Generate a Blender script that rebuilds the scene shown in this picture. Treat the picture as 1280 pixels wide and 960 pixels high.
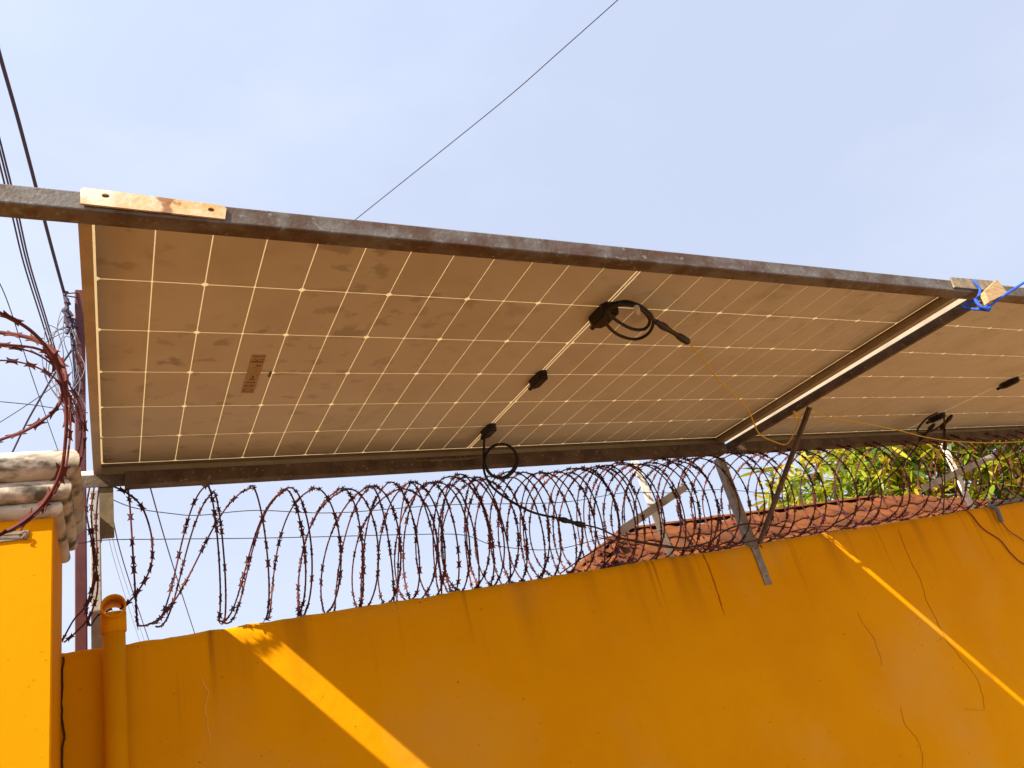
import bpy, bmesh, math, random
from mathutils import Vector as V, Matrix, noise
from mathutils.geometry import tessellate_polygon
rad = math.radians
S = bpy.context.scene
for o in list(bpy.data.objects): bpy.data.objects.remove(o)
C = S.collection

# ------------------------------------------------------------------ camera
CAM = V((0, 0, 1.6))
FOC = 953.9
RIGHT = V((0.88251737, -0.40646641, -0.2365336))
DOWN = V((-0.01735655, 0.47446959, -0.88010077))
FWD = V((0.4699594, 0.78080962, 0.4116728))
cd = bpy.data.cameras.new('camera'); cam = bpy.data.objects.new('camera', cd); C.objects.link(cam)
cd.sensor_fit = 'HORIZONTAL'; cd.sensor_width = 36; cd.lens = FOC / 1280 * 36
cd.clip_start = 0.05; cd.clip_end = 3000
cam.matrix_world = Matrix(((RIGHT.x, -DOWN.x, -FWD.x, CAM.x), (RIGHT.y, -DOWN.y, -FWD.y, CAM.y),
                           (RIGHT.z, -DOWN.z, -FWD.z, CAM.z), (0, 0, 0, 1)))
S.camera = cam
S.render.resolution_x = 1024; S.render.resolution_y = 768

# ------------------------------------------------------------------ sky and sun
SUN = V((1.0, 0.475, -1.13)).normalized()          # the way the light travels
w = bpy.data.worlds.new('World'); S.world = w; w.use_nodes = True
nt = w.node_tree; bg = nt.nodes['Background']
sky = nt.nodes.new('ShaderNodeTexSky'); sky.sky_type = 'NISHITA'; sky.sun_disc = False
sky.sun_elevation = math.asin(-SUN.z); sky.sun_rotation = math.atan2(-SUN.x, -SUN.y)
sky.air_density = 1.0; sky.dust_density = 3.0; sky.ozone_density = 1.6; sky.altitude = 0
tc = nt.nodes.new('ShaderNodeTexCoord')
mp = nt.nodes.new('ShaderNodeMapping'); mp.inputs['Scale'].default_value = (1.6, 1.6, 4.0); mp.inputs['Location'].default_value = (0, 0, 0)
nz = nt.nodes.new('ShaderNodeTexNoise'); nz.inputs['Scale'].default_value = 1.3; nz.inputs['Detail'].default_value = 6; nz.inputs['Roughness'].default_value = .55
rp = nt.nodes.new('ShaderNodeValToRGB'); rp.color_ramp.elements[0].position = .46; rp.color_ramp.elements[1].position = .78
rp.color_ramp.elements[0].color = (0.68, 0.68, 0.68, 1); rp.color_ramp.elements[1].color = (.84, .84, .84, 1)
mx = nt.nodes.new('ShaderNodeMixRGB')
sx_ = nt.nodes.new('ShaderNodeSeparateXYZ'); hz = nt.nodes.new('ShaderNodeValToRGB')
hz.color_ramp.elements[0].position = .05; hz.color_ramp.elements[0].color = (4.35, 4.5, 5.2, 1)
hz.color_ramp.elements[1].position = .75; hz.color_ramp.elements[1].color = (3.6, 4.0, 5.05, 1)
nt.links.new(tc.outputs['Generated'], sx_.inputs[0]); nt.links.new(sx_.outputs[2], hz.inputs[0]); 
dp = nt.nodes.new('ShaderNodeVectorMath'); dp.operation = 'DOT_PRODUCT'; dp.inputs[1].default_value = -SUN       # haze brightens towards the sun
mr = nt.nodes.new('ShaderNodeMapRange'); mr.inputs[1].default_value = -.6; mr.inputs[2].default_value = .6; mr.inputs[3].default_value = .84; mr.inputs[4].default_value = 1.27
hm = nt.nodes.new('ShaderNodeVectorMath'); hm.operation = 'SCALE'
nt.links.new(tc.outputs['Generated'], dp.inputs[0]); nt.links.new(dp.outputs['Value'], mr.inputs[0]); nt.links.new(hz.outputs[0], hm.inputs[0]); nt.links.new(mr.outputs[0], hm.inputs['Scale']); nt.links.new(hm.outputs[0], mx.inputs['Color2'])
L = nt.links.new
L(tc.outputs['Generated'], mp.inputs['Vector']); L(mp.outputs[0], nz.inputs['Vector']); L(nz.outputs[0], rp.inputs[0])
L(rp.outputs[0], mx.inputs['Fac']); L(sky.outputs[0], mx.inputs['Color1']); L(mx.outputs[0], bg.inputs['Color'])
bg.inputs['Strength'].default_value = 0.1
sd = bpy.data.lights.new('sun', 'SUN'); sd.energy = 5.0; sd.angle = rad(.55); sd.color = (1, .90, .74)
so = bpy.data.objects.new('sun', sd); C.objects.link(so); so.rotation_euler = SUN.to_track_quat('-Z', 'Y').to_euler(); so.location = (-6, -3, 8)
S.view_settings.view_transform = 'Standard'; S.view_settings.look = 'None'
S.view_settings.exposure = 1.12; S.view_settings.gamma = 1

# ------------------------------------------------------------------ helpers
def ray(x, y): return RIGHT * ((x - 640) / FOC) + DOWN * ((y - 480) / FOC) + FWD
def atY(x, y, Y): d = ray(x, y); return CAM + d * (Y / d.y)
def atZ(x, y, Z): d = ray(x, y); return CAM + d * ((Z - CAM.z) / d.z)

def mat(name, a, b=None, scale=8, rough=.7, metal=0., bump=0., bscale=60, stretch=(1, 1, 1), lo=.38, hi=.62, coord='Object', spec=.3):
    m = bpy.data.materials.new(name); m.use_nodes = True; n = m.node_tree; N = n.nodes; p = N['Principled BSDF']
    p.inputs['Roughness'].default_value = rough; p.inputs['Metallic'].default_value = metal
    p.inputs['Specular IOR Level'].default_value = spec
    p.inputs['Base Color'].default_value = (*a, 1)
    t = N.new('ShaderNodeTexCoord'); mm = N.new('ShaderNodeMapping'); mm.inputs['Scale'].default_value = stretch
    if coord == 'World':
        g = N.new('ShaderNodeNewGeometry'); n.links.new(g.outputs['Position'], mm.inputs['Vector'])
    else: n.links.new(t.outputs[coord], mm.inputs['Vector'])
    if b:
        x = N.new('ShaderNodeTexNoise'); x.inputs['Scale'].default_value = scale; x.inputs['Detail'].default_value = 7; x.inputs['Roughness'].default_value = .62
        r = N.new('ShaderNodeValToRGB'); r.color_ramp.elements[0].position = lo; r.color_ramp.elements[1].position = hi
        r.color_ramp.elements[0].color = (*a, 1); r.color_ramp.elements[1].color = (*b, 1)
        n.links.new(mm.outputs[0], x.inputs['Vector']); n.links.new(x.outputs[0], r.inputs[0]); n.links.new(r.outputs[0], p.inputs['Base Color'])
    if bump:
        x = N.new('ShaderNodeTexNoise'); x.inputs['Scale'].default_value = bscale; x.inputs['Detail'].default_value = 5
        q = N.new('ShaderNodeBump'); q.inputs['Strength'].default_value = bump; q.inputs['Distance'].default_value = .004
        n.links.new(mm.outputs[0], x.inputs['Vector']); n.links.new(x.outputs[0], q.inputs['Height']); n.links.new(q.outputs[0], p.inputs['Normal'])
    return m
def base_link(m): return [l for l in m.node_tree.links if l.to_node.name == 'Principled BSDF' and l.to_socket.name == 'Base Color'][0].from_socket
def overlay(m, col, fac_fn):
    """mix another colour over the base colour; fac_fn(nodes, link, position socket) gives the factor socket"""
    n = m.node_tree; N = n.nodes; p = N['Principled BSDF']
    g = N.new('ShaderNodeNewGeometry')
    f = fac_fn(N, n.links.new, g.outputs['Position'])
    x = N.new('ShaderNodeMixRGB'); x.inputs['Color2'].default_value = (*col, 1)
    ls = [l for l in n.links if l.to_node == p and l.to_socket.name == 'Base Color']
    if ls: n.links.new(ls[0].from_socket, x.inputs['Color1'])
    else: x.inputs['Color1'].default_value = p.inputs['Base Color'].default_value
    n.links.new(f, x.inputs['Fac']); n.links.new(x.outputs[0], p.inputs['Base Color'])
def mnode(N, L, op, a, b, clamp=False):
    x = N.new('ShaderNodeMath'); x.operation = op; x.use_clamp = clamp
    for i, v in enumerate((a, b)):
        if isinstance(v, (int, float)): x.inputs[i].default_value = v
        else: L(v, x.inputs[i])
    return x.outputs[0]
def noise_fac(N, L, pos, scale, stretch=(1, 1, 1), lo=.5, hi=.7, detail=5, offset=(0, 0, 0)):
    mm = N.new('ShaderNodeMapping'); mm.inputs['Scale'].default_value = stretch; mm.inputs['Location'].default_value = offset; L(pos, mm.inputs['Vector'])
    x = N.new('ShaderNodeTexNoise'); x.inputs['Scale'].default_value = scale; x.inputs['Detail'].default_value = detail; L(mm.outputs[0], x.inputs['Vector'])
    r = N.new('ShaderNodeMapRange'); r.inputs[1].default_value = lo; r.inputs[2].default_value = hi; L(x.outputs[0], r.inputs[0])
    return r.outputs[0]
def ramp_axis(N, L, pos, axis, a, b):
    s = N.new('ShaderNodeSeparateXYZ'); L(pos, s.inputs[0])
    r = N.new('ShaderNodeMapRange'); r.inputs[1].default_value = a; r.inputs[2].default_value = b; L(s.outputs[axis], r.inputs[0])
    return r.outputs[0]

def link(name, me, parent=None, m=None, smooth=False):
    if m is not None and not me.materials: me.materials.append(m)
    if smooth:
        for f in me.polygons: f.use_smooth = True
    o = bpy.data.objects.new(name, me); C.objects.link(o)
    if parent: o.parent = parent
    return o
def obj(name, bm, m, parent=None, smooth=False):
    me = bpy.data.meshes.new(name); bmesh.ops.recalc_face_normals(bm, faces=bm.faces); bm.to_mesh(me); bm.free()
    return link(name, me, parent, m, smooth)
def empty(name, loc=(0, 0, 0), mtx=None):
    o = bpy.data.objects.new(name, None); C.objects.link(o); o.empty_display_size = .05
    if mtx is not None: o.matrix_world = mtx
    else: o.location = loc
    return o
def tag(o, label, cat, group=None, kind=None):
    if label: o['label'] = label
    if cat: o['category'] = cat
    if group: o['group'] = group
    if kind: o['kind'] = kind
    return o
def box(bm, lo, hi, M=None, bev=0):
    vs = [bm.verts.new((x, y, z)) for x in (lo[0], hi[0]) for y in (lo[1], hi[1]) for z in (lo[2], hi[2])]
    fs = [bm.faces.new([vs[i] for i in q]) for q in ((0, 1, 3, 2), (4, 6, 7, 5), (0, 4, 5, 1), (2, 3, 7, 6), (0, 2, 6, 4), (1, 5, 7, 3))]
    if bev:
        es = {e for f in fs for e in f.edges}
        r = bmesh.ops.bevel(bm, geom=list(es), offset=bev, segments=2, affect='EDGES', profile=.5)
        vs = list({v for f in r['faces'] for v in f.verts} | {v for v in vs if v.is_valid})
    if M is not None:
        for v in vs: v.co = M @ v.co
    return vs
def frameM(a, b, up=V((0, 0, 1))):
    """matrix with X along a->b, origin at a"""
    a = V(a); b = V(b); x = (b - a).normalized(); y = V(up).cross(x)
    if y.length < 1e-5: y = V((0, 1, 0)).cross(x)
    y.normalize(); z = x.cross(y)
    return Matrix(((x.x, y.x, z.x, a.x), (x.y, y.y, z.y, a.y), (x.z, y.z, z.z, a.z), (0, 0, 0, 1)))
def bar(a, b, wy, wz, up=(0, 0, 1), bev=.002):
    bm = bmesh.new(); l = (V(b) - V(a)).length
    box(bm, (0, -wy / 2, -wz / 2), (l, wy / 2, wz / 2), frameM(a, b, V(up)), bev); return bm
def angle_bar(a, b, leg=.03, t=.004, up=(0, 0, 1), sy=1, sz=1):
    """rolled L section from a to b, corner on the line a-b"""
    M = frameM(a, b, V(up)); l = (V(b) - V(a)).length; bm = bmesh.new()
    P = [(0, 0), (leg * sy, 0), (leg * sy, t * sz), (t * sy, t * sz), (t * sy, leg * sz), (0, leg * sz)]
    A = [bm.verts.new(M @ V((0, p[0], p[1]))) for p in P]; B = [bm.verts.new(M @ V((l, p[0], p[1]))) for p in P]
    for i in range(6): bm.faces.new((A[i], A[(i + 1) % 6], B[(i + 1) % 6], B[i]))
    bm.faces.new(A); bm.faces.new(B[::-1]); return bm
def spline(pts, n=8):
    pts = [V(p) for p in pts]; P = [2 * pts[0] - pts[1]] + pts + [2 * pts[-1] - pts[-2]]; out = []
    for i in range(1, len(P) - 2):
        for k in range(n):
            t = k / n; a, b, c, d = P[i - 1:i + 3]
            out.append(.5 * ((2 * b) + (c - a) * t + (2 * a - 5 * b + 4 * c - d) * t * t + (3 * b - a - 3 * c + d) * t ** 3))
    return out + [pts[-1]]
def tube(pts, r, seg=7, bm=None, cap=True, flat=1.0):
    bm = bm or bmesh.new(); pts = [V(p) for p in pts]; n = len(pts)
    rr = r if isinstance(r, (list, tuple)) else [r] * n
    t0 = (pts[1] - pts[0]).normalized(); u = t0.orthogonal().normalized(); rings = []
    for i, p in enumerate(pts):
        t = (pts[min(i + 1, n - 1)] - pts[max(i - 1, 0)])
        t = t.normalized() if t.length > 1e-9 else t0
        u = (u - t * u.dot(t)); u = u.normalized() if u.length > 1e-6 else t.orthogonal().normalized(); v = t.cross(u); t0 = t
        rings.append([bm.verts.new(p + (u * math.cos(2 * math.pi * k / seg) + v * math.sin(2 * math.pi * k / seg) * flat) * rr[i]) for k in range(seg)])
    for a, b in zip(rings, rings[1:]):
        for k in range(seg): bm.faces.new((a[k], a[(k + 1) % seg], b[(k + 1) % seg], b[k]))
    if cap: bm.faces.new(rings[0]); bm.faces.new(rings[-1][::-1])
    return bm
def plate(outline, holes, t):
    """flat plate in XY with real holes, thickness t along -Z"""
    loops = [outline] + holes; flat = [V((p[0], p[1], 0)) for l in loops for p in l]
    tris = tessellate_polygon([[V((p[0], p[1], 0)) for p in l] for l in loops]); bm = bmesh.new()
    A = [bm.verts.new(p) for p in flat]; B = [bm.verts.new(p - V((0, 0, t))) for p in flat]
    for q in tris:
        bm.faces.new([A[i] for i in q]); bm.faces.new([B[i] for i in reversed(q)])
    k = 0
    for l in loops:
        n = len(l)
        for i in range(n): bm.faces.new((A[k + i], A[k + (i + 1) % n], B[k + (i + 1) % n], B[k + i]))
        k += n
    return bm
def circ(x, y, r, n=12, sx=1): return [(x + r * sx * math.cos(2 * math.pi * i / n), y + r * math.sin(2 * math.pi * i / n)) for i in range(n)]
rnd = random.Random(7)

# ------------------------------------------------------------------ materials
M = {}
YEL = (.76, .318, .0008)
M['yellow'] = mat('yellow_wall_paint', (.74, .315, .001), (.70, .285, .001), 2.2, .85, bump=.12, bscale=38, coord='World', spec=.05)
def streaks(N, L, pos):
    a = noise_fac(N, L, pos, 1, (7, 0, .35), .53, .70, 5)
    b = noise_fac(N, L, pos, 1, (23, 0, .7), .60, .72, 4, (3, 0, 0))
    top = ramp_axis(N, L, pos, 2, 1.66, 2.06)
    s = mnode(N, L, 'MULTIPLY', mnode(N, L, 'ADD', mnode(N, L, 'MULTIPLY', a, .5), mnode(N, L, 'MULTIPLY', b, .7), True), mnode(N, L, 'POWER', top, 2.2))
    return mnode(N, L, 'MULTIPLY', s, 1.0, True)
M['wall'] = mat('yellow_boundary_wall_paint', YEL, (.70, .275, .001), 1.6, .8, bump=.55, bscale=17, coord='World', spec=.05)
overlay(M['wall'], (.20, .055, .008), streaks)
overlay(M['wall'], (.70, .345, .06), lambda N, L, p: mnode(N, L, 'MULTIPLY', noise_fac(N, L, p, 2.3, (1, 1, 1.2), .50, .75, 6), .5))
overlay(M['wall'], (.10, .045, .012), lambda N, L, p: mnode(N, L, 'MULTIPLY', noise_fac(N, L, p, 75, (1, 1, 1), .73, .78, 2), .7))
overlay(M['yellow'], (.30, .10, .01), lambda N, L, p: mnode(N, L, 'MULTIPLY', noise_fac(N, L, p, 110, (1, 1, 1), .70, .76, 2), .6))
M['cement'] = mat('weathered_cement', (.58, .50, .40), (.38, .32, .25), 9, .9, bump=.6, bscale=50, coord='World')
overlay(M['cement'], (.055, .05, .035), lambda N, L, p: mnode(N, L, 'MULTIPLY', noise_fac(N, L, p, 13, (1, 1, 2.2), .48, .62, 9), .92))
M['concrete'] = mat('pale_concrete', (.42, .39, .35), (.30, .28, .25), 12, .9, bump=.4, coord='World')
M['maroon'] = mat('maroon_painted_steel', (.10, .026, .024), (.065, .016, .018), 20, .55, bump=.1)
M['steel'] = mat('rusting_grey_steel', (.155, .140, .125), (.095, .06, .04), 16, .55, .25, bump=.35, bscale=120, coord='World', lo=.42, hi=.60)
overlay(M['steel'], (.085, .038, .02), lambda N, L, p: mnode(N, L, 'MULTIPLY', noise_fac(N, L, p, 5, (1, 3, 3), .5, .66, 6), .75))
overlay(M['steel'], (.27, .26, .24), lambda N, L, p: mnode(N, L, 'MULTIPLY', noise_fac(N, L, p, 70, (1, 1, 1), .62, .70, 3), .55))
M['rustbeam'] = mat('brown_rusted_steel', (.135, .092, .060), (.07, .047, .031), 14, .7, .1, bump=.4, bscale=110, coord='World')
overlay(M['rustbeam'], (.34, .26, .18), lambda N, L, p: mnode(N, L, 'MULTIPLY', noise_fac(N, L, p, 85, (1, 1, 1), .63, .70, 3), .6))
M['plate'] = mat('pale_plate_with_rust', (.72, .64, .52), (.60, .33, .10), 9, .6, .05, bump=.3, bscale=90, coord='World', lo=.42, hi=.62)
overlay(M['plate'], (.20, .07, .02), lambda N, L, p: mnode(N, L, 'MULTIPLY', noise_fac(N, L, p, 34, (1, 1, 1), .56, .63, 9), .8))
M['wornplate'] = mat('worn_tan_plate', (.30, .24, .165), (.17, .12, .075), 40, .7, .1, bump=.4, bscale=120, coord='World')
M['lightiron'] = mat('white_painted_angle_iron', (.85, .82, .76), (.76, .70, .60), 20, .55, bump=.15, coord='World')
overlay(M['lightiron'], (.22, .10, .04), lambda N, L, p: mnode(N, L, 'MULTIPLY', noise_fac(N, L, p, 40, (1, 1, 1), .60, .68, 5), .8))
M['greyiron'] = mat('grey_galvanised_iron', (.30, .255, .20), (.18, .145, .11), 22, .5, .35, bump=.2, coord='World')
M['armiron'] = mat('pale_grey_arm_iron', (.50, .46, .40), (.36, .31, .25), 22, .55, .1, bump=.2, coord='World')
M['olive'] = mat('brown_painted_angle_iron', (.20, .15, .085), (.13, .095, .05), 25, .6, .1, bump=.2, coord='World')
M['alu'] = mat('anodised_aluminium_frame', (.46, .38, .27), (.38, .31, .21), 12, .45, .25, coord='World')
M['razor'] = mat('rusty_razor_tape', (.060, .015, .019), (.145, .038, .026), 7, .7, .0, coord='World', spec=.15)
M['razor2'] = mat('dark_razor_barb', (.045, .013, .019), (.125, .036, .026), 7, .7, .0, coord='World', spec=.15)
M['wire'] = mat('dull_steel_wire', (.10, .09, .11), rough=.5, metal=.4)
M['cable'] = mat('black_cable_rubber', (.010, .008, .008), rough=.5)
M['box'] = mat('black_junction_plastic', (.013, .009, .008), rough=.42)
M['yellowcable'] = mat('yellow_insulated_wire', (.62, .40, .025), rough=.5)
M['redwire'] = mat('dark_red_wire', (.16, .02, .015), rough=.5)
M['purple'] = mat('overhead_cable_sheath', (.045, .03, .06), rough=.6)
M['rope'] = mat('blue_nylon_rope', (.01, .06, .45), (.02, .12, .65), 200, .6, bump=.6, bscale=300)
M['tan'] = mat('tan_splintered_wood', (.55, .38, .20), (.38, .24, .11), 30, .85, bump=.5, bscale=150, stretch=(1, 6, 6))
M['pvc'] = mat('grey_conduit', (.16, .16, .17), rough=.5)
M['whiteclip'] = mat('cable_tie', (.5, .46, .4), rough=.5)
M['crack'] = mat('wall_crack', (.37, .13, .005), rough=.95)
M['rusttrail'] = mat('rust_trail', (.36, .115, .004), (.46, .16, .003), 40, .95, coord='World', spec=.05)
M['scratch'] = mat('pale_scratch', (.74, .38, .06), rough=.95)
M['dirtline'] = mat('dark_joint', (.07, .024, .008), rough=.95)
M['ink'] = mat('faded_label_print', (.12, .075, .035), rough=.8)
M['labelsheet'] = mat('faded_clear_label', (.40, .28, .14), (.34, .235, .115), 30, .6)
M['earth'] = mat('sunlit_sandy_yard', (.27, .20, .135), (.21, .155, .105), .6, .95, bump=.5, bscale=12, coord='World')
# backsheet seen below each cell, with smudges
CELL = (.55, .50, .395)
M['cell'] = mat('backsheet_under_cells', CELL, (.515, .465, .36), 3.0, .55, coord='World', spec=.35)
def smudge(N, L, p):
    a = noise_fac(N, L, p, 17, (1.0, 1.25, 1), .56, .65, 6)
    b = noise_fac(N, L, p, 2.2, (1, 1, 1), .30, .58, 3, (.7, .2, 0))
    front = ramp_axis(N, L, p, 1, 1.75, 1.15); left = ramp_axis(N, L, p, 0, 1.0, .02)
    k = mnode(N, L, 'ADD', mnode(N, L, 'MULTIPLY', front, .40), mnode(N, L, 'MULTIPLY', left, .75), True)
    return mnode(N, L, 'MULTIPLY', mnode(N, L, 'MULTIPLY', a, b), mnode(N, L, 'MULTIPLY', k, .68))
overlay(M['cell'], (.13, .095, .055), smudge)
overlay(M['cell'], (.42, .36, .25), lambda N, L, p: mnode(N, L, 'MULTIPLY', noise_fac(N, L, p, 6, (1, 1, 1), .50, .78, 8), .45))
# translucent sheet: sunlight from above glows through the gaps between cells
m = bpy.data.materials.new('translucent_backsheet'); m.use_nodes = True; n = m.node_tree; n.nodes.remove(n.nodes['Principled BSDF'])
d_ = n.nodes.new('ShaderNodeBsdfDiffuse'); d_.inputs[0].default_value = (.6, .5, .36, 1)
t_ = n.nodes.new('ShaderNodeBsdfTranslucent'); t_.inputs[0].default_value = (.80, .68, .48, 1)
a_ = n.nodes.new('ShaderNodeMixShader'); a_.inputs[0].default_value = .60
n.links.new(d_.outputs[0], a_.inputs[1]); n.links.new(t_.outputs[0], a_.inputs[2]); n.links.new(a_.outputs[0], n.nodes['Material Output'].inputs[0]); M['sheet'] = m
# leaves: diffuse + translucent, colour varied by position
def leafmat(name, a, b, tr):
    m = mat(name, a, b, 2.2, .45, coord='World', lo=.40, hi=.60, spec=.4); n = m.node_tree; p = n.nodes['Principled BSDF']
    t = n.nodes.new('ShaderNodeBsdfTranslucent'); t.inputs[0].default_value = (*tr, 1)
    x = n.nodes.new('ShaderNodeMixShader'); x.inputs[0].default_value = .35
    n.links.new(p.outputs[0], x.inputs[1]); n.links.new(t.outputs[0], x.inputs[2]); n.links.new(x.outputs[0], n.nodes['Material Output'].inputs[0]); return m
M['leaf0'] = leafmat('mango_leaf_green', (.13, .20, .012), (.26, .30, .015), (.42, .48, .02))
M['leaf1'] = leafmat('mango_leaf_yellow', (.40, .38, .02), (.50, .33, .015), (.65, .56, .03))
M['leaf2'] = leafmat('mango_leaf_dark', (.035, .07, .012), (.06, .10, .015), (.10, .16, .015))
M['bark'] = mat('mango_bark', (.12, .085, .06), (.07, .05, .035), 10, .95, bump=.8, bscale=20)
M['tile'] = mat('terracotta_tile', (.165, .055, .018), (.10, .034, .013), 5, .85, bump=.3, bscale=40, coord='World', spec=.08)
overlay(M['tile'], (.05, .03, .025), lambda N, L, p: mnode(N, L, 'MULTIPLY', noise_fac(N, L, p, 4, (1, 1, 1), .55, .7, 7), .6))
M['plaster'] = mat('cream_plaster', (.55, .48, .36), (.45, .38, .28), 3, .9, bump=.2)
M['timber'] = mat('pale_barge_board', (.60, .42, .24), (.45, .28, .14), 10, .8)

# ------------------------------------------------------------------ ground
WY, WT, WTOP = 2.27, .16, 2.061            # wall front face, thickness, top
bm = bmesh.new()
vs = [bm.verts.new((x, y, 0)) for x, y in ((-900, -900), (900, -900), (900, 900), (-900, 900))]; bm.faces.new(vs)
g = obj('ground', bm, M['earth']); tag(g, 'sandy yard ground below the yellow wall', 'ground', kind='structure')

# ------------------------------------------------------------------ yellow boundary wall
def wtop(x): return WTOP + .006 * noise.noise(V((x * 3.1, 0, 1))) + .0035 * noise.noise(V((x * 19, 0, 4))) + .002 * noise.noise(V((x * 55, 0, 9)))
bm = bmesh.new(); xs = [-2.6 + .02 * i for i in range(int(14.6 / .02))]; prev = None
for x in xs:
    z = wtop(x); k = .002 * noise.noise(V((x * 8, 3, 0)))
    prof = [(WY, 0), (WY + k * .5, z - .35), (WY + k, z - .035), (WY + .004 + k, z - .010), (WY + .014, z), (WY + WT - .015, z + .003), (WY + WT, z - .02), (WY + WT, 0)]
    cur = [bm.verts.new((x, y, zz)) for y, zz in prof]
    if prev:
        for i in range(len(cur) - 1): bm.faces.new((prev[i], cur[i], cur[i + 1], prev[i + 1]))
    else: bm.faces.new(cur)
    prev = cur
bm.faces.new(prev[::-1])
wall = obj('boundary_wall', bm, M['wall'], smooth=True)
tag(wall, 'long yellow plastered boundary wall with coiled razor wire along its top', 'wall')
def ribbon(name, px, w, m, jit=.0055, off=.0016, n=16):
    pts = [atY(x, y, WY) for x, y in px]; pl = spline(pts, n); bm = bmesh.new(); pr = None; N_ = len(pl)
    for i, p in enumerate(pl):
        j = (noise.noise(p * 23) + .8 * noise.noise(p * 70)) * jit; ww = w * (.55 + .6 * abs(noise.noise(p * 41))) * min(1, (i + .4) / 6, (N_ - i) / 12)
        x = p.x + j; z = p.z
        c = [bm.verts.new((x - ww / 2, WY - off, z)), bm.verts.new((x + ww / 2, WY - off, z))]
        d = [bm.verts.new((x - ww / 2, WY + .003, z)), bm.verts.new((x + ww / 2, WY + .003, z))]
        if pr:
            bm.faces.new((pr[0][0], pr[0][1], c[1], c[0])); bm.faces.new((pr[0][0], c[0], d[0], pr[1][0])); bm.faces.new((c[1], pr[0][1], pr[1][1], d[1]))
        pr = (c, d)
    return obj(name, bm, m, wall)
ribbon('crack', [(1123, 661), (1133, 690), (1150, 725), (1158, 750), (1172, 778), (1180, 795), (1207, 830), (1222, 850), (1229, 875), (1230, 888)], .0022, M['crack'])
ribbon('crack', [(1180, 796), (1171, 802)], .002, M['crack'])
ribbon('crack', [(1229, 888), (1205, 887)], .002, M['crack'])
ribbon('crack', [(1072, 765), (1078, 778), (1090, 795), (1098, 815), (1103, 832)], .0014, M['crack'])
ribbon('crack', [(1126, 884), (1131, 905), (1146, 925), (1153, 945), (1152, 962)], .0018, M['crack'])
ribbon('scratch', [(249, 842), (259, 866), (257, 890), (262, 915), (264, 935)], .0045, M['scratch'])
ribbon('rust_streak', [(879, 692), (885, 706), (892, 726), (899, 748), (906, 770)], .0075, M['rusttrail'], .002)

bm = bmesh.new(); box(bm, (-.74, -3.2, 0), (-.605, WY - .002, WTOP - .01), None, .006)  # out-of-view wall added to cut sun and bounce at the left; carries the coil
tag(obj('unseen_side_wall', bm, M['wall']), 'unseen yellow side wall added to shade the yard beside the pillar', 'wall')

# ------------------------------------------------------------------ pillar with roll mouldings
pil = empty('gate_pillar', (-.33, 2.06, 0)); tag(pil, 'yellow gate pillar with three stained roll mouldings round its top', 'pillar')
PX0, PX1, PY0, PY1, PZ = -.60, -.110, 1.94, WY + .03, 2.304
def inv(o): bpy.context.view_layer.update(); return o.matrix_world.inverted()
Mi = Matrix.Translation((.33, -2.06, 0))
bm = bmesh.new(); box(bm, (PX0, PY0, 0), (PX1, PY1, PZ), Mi, .004)
obj('shaft', bm, M['yellow'], pil)
def moulding(z0, z1, out):
    bm = bmesh.new(); rings = []
    prof = [(0, z0)] + [(out + (z1 - z0) / 2 * (math.sin(a) - 1) * .9, (z0 + z1) / 2 - (z1 - z0) / 2 * math.cos(a)) for a in [math.pi * i / 10 for i in range(11)]] + [(0, z1)]
    N_ = 14
    corners = [(PX0, PY0), (PX1, PY0), (PX1, PY1), (PX0, PY1)]; dirs = [(-1, -1), (1, -1), (1, 1), (-1, 1)]
    for (o_, z) in prof:
        r = []
        for i in range(4):
            a = V((corners[i][0] + dirs[i][0] * o_, corners[i][1] + dirs[i][1] * o_, z)); j = (i + 1) % 4
            b = V((corners[j][0] + dirs[j][0] * o_, corners[j][1] + dirs[j][1] * o_, z))
            for k in range(N_):
                p = a.lerp(b, k / N_); q = p * 14
                p += V((noise.noise(q), noise.noise(q + V((9, 0, 0))), noise.noise(q + V((0, 9, 0))))) * .0012
                r.append(bm.verts.new(Mi @ p))
        rings.append(r)
    for a, b in zip(rings, rings[1:]):
        for k in range(len(a)): bm.faces.new((a[k], a[(k + 1) % len(a)], b[(k + 1) % len(a)], b[k]))
    bm.faces.new(rings[-1]); bm.faces.new(rings[0][::-1])
    for a, b in zip(rings, rings[1:]):
        for k in range(0, len(a), N_):
            e = bm.edges.get((a[k], b[k]))
            if e: e.smooth = False
    for r_ in (rings[0], rings[-1], rings[1], rings[-2]):
        for k in range(len(r_)): bm.edges.get((r_[k], r_[(k + 1) % len(r_)])).smooth = False
    return obj('moulding', bm, M['cement'], pil, True)
moulding(PZ - .004, PZ + .034, .018)
moulding(PZ + .032, PZ + .082, .036)
moulding(PZ + .080, PZ + .152, .054)
bm = bmesh.new(); zt = PZ + .15; zk = .03  # hidden raised cap, added to extend the pillar's shadow on the wall
A = [bm.verts.new(Mi @ V(p)) for p in ((PX0, PY0 + .02, zt), (PX1 + .01, PY0 + .02, zt), (PX1 + .01, PY1, zt), (PX0, PY1, zt))]
B = [bm.verts.new(Mi @ V(p)) for p in ((PX0 + .12, PY0 + .11, zt + zk), (PX1 - .012, PY0 + .11, zt + zk), (PX1 - .012, PY1 - .03, zt + zk), (PX0 + .12, PY1 - .03, zt + zk))]
for i in range(4): bm.faces.new((A[i], A[(i + 1) % 4], B[(i + 1) % 4], B[i]))
bm.faces.new(B); bm.faces.new(A[::-1]); obj('cap', bm, M['cement'], pil)
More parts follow.
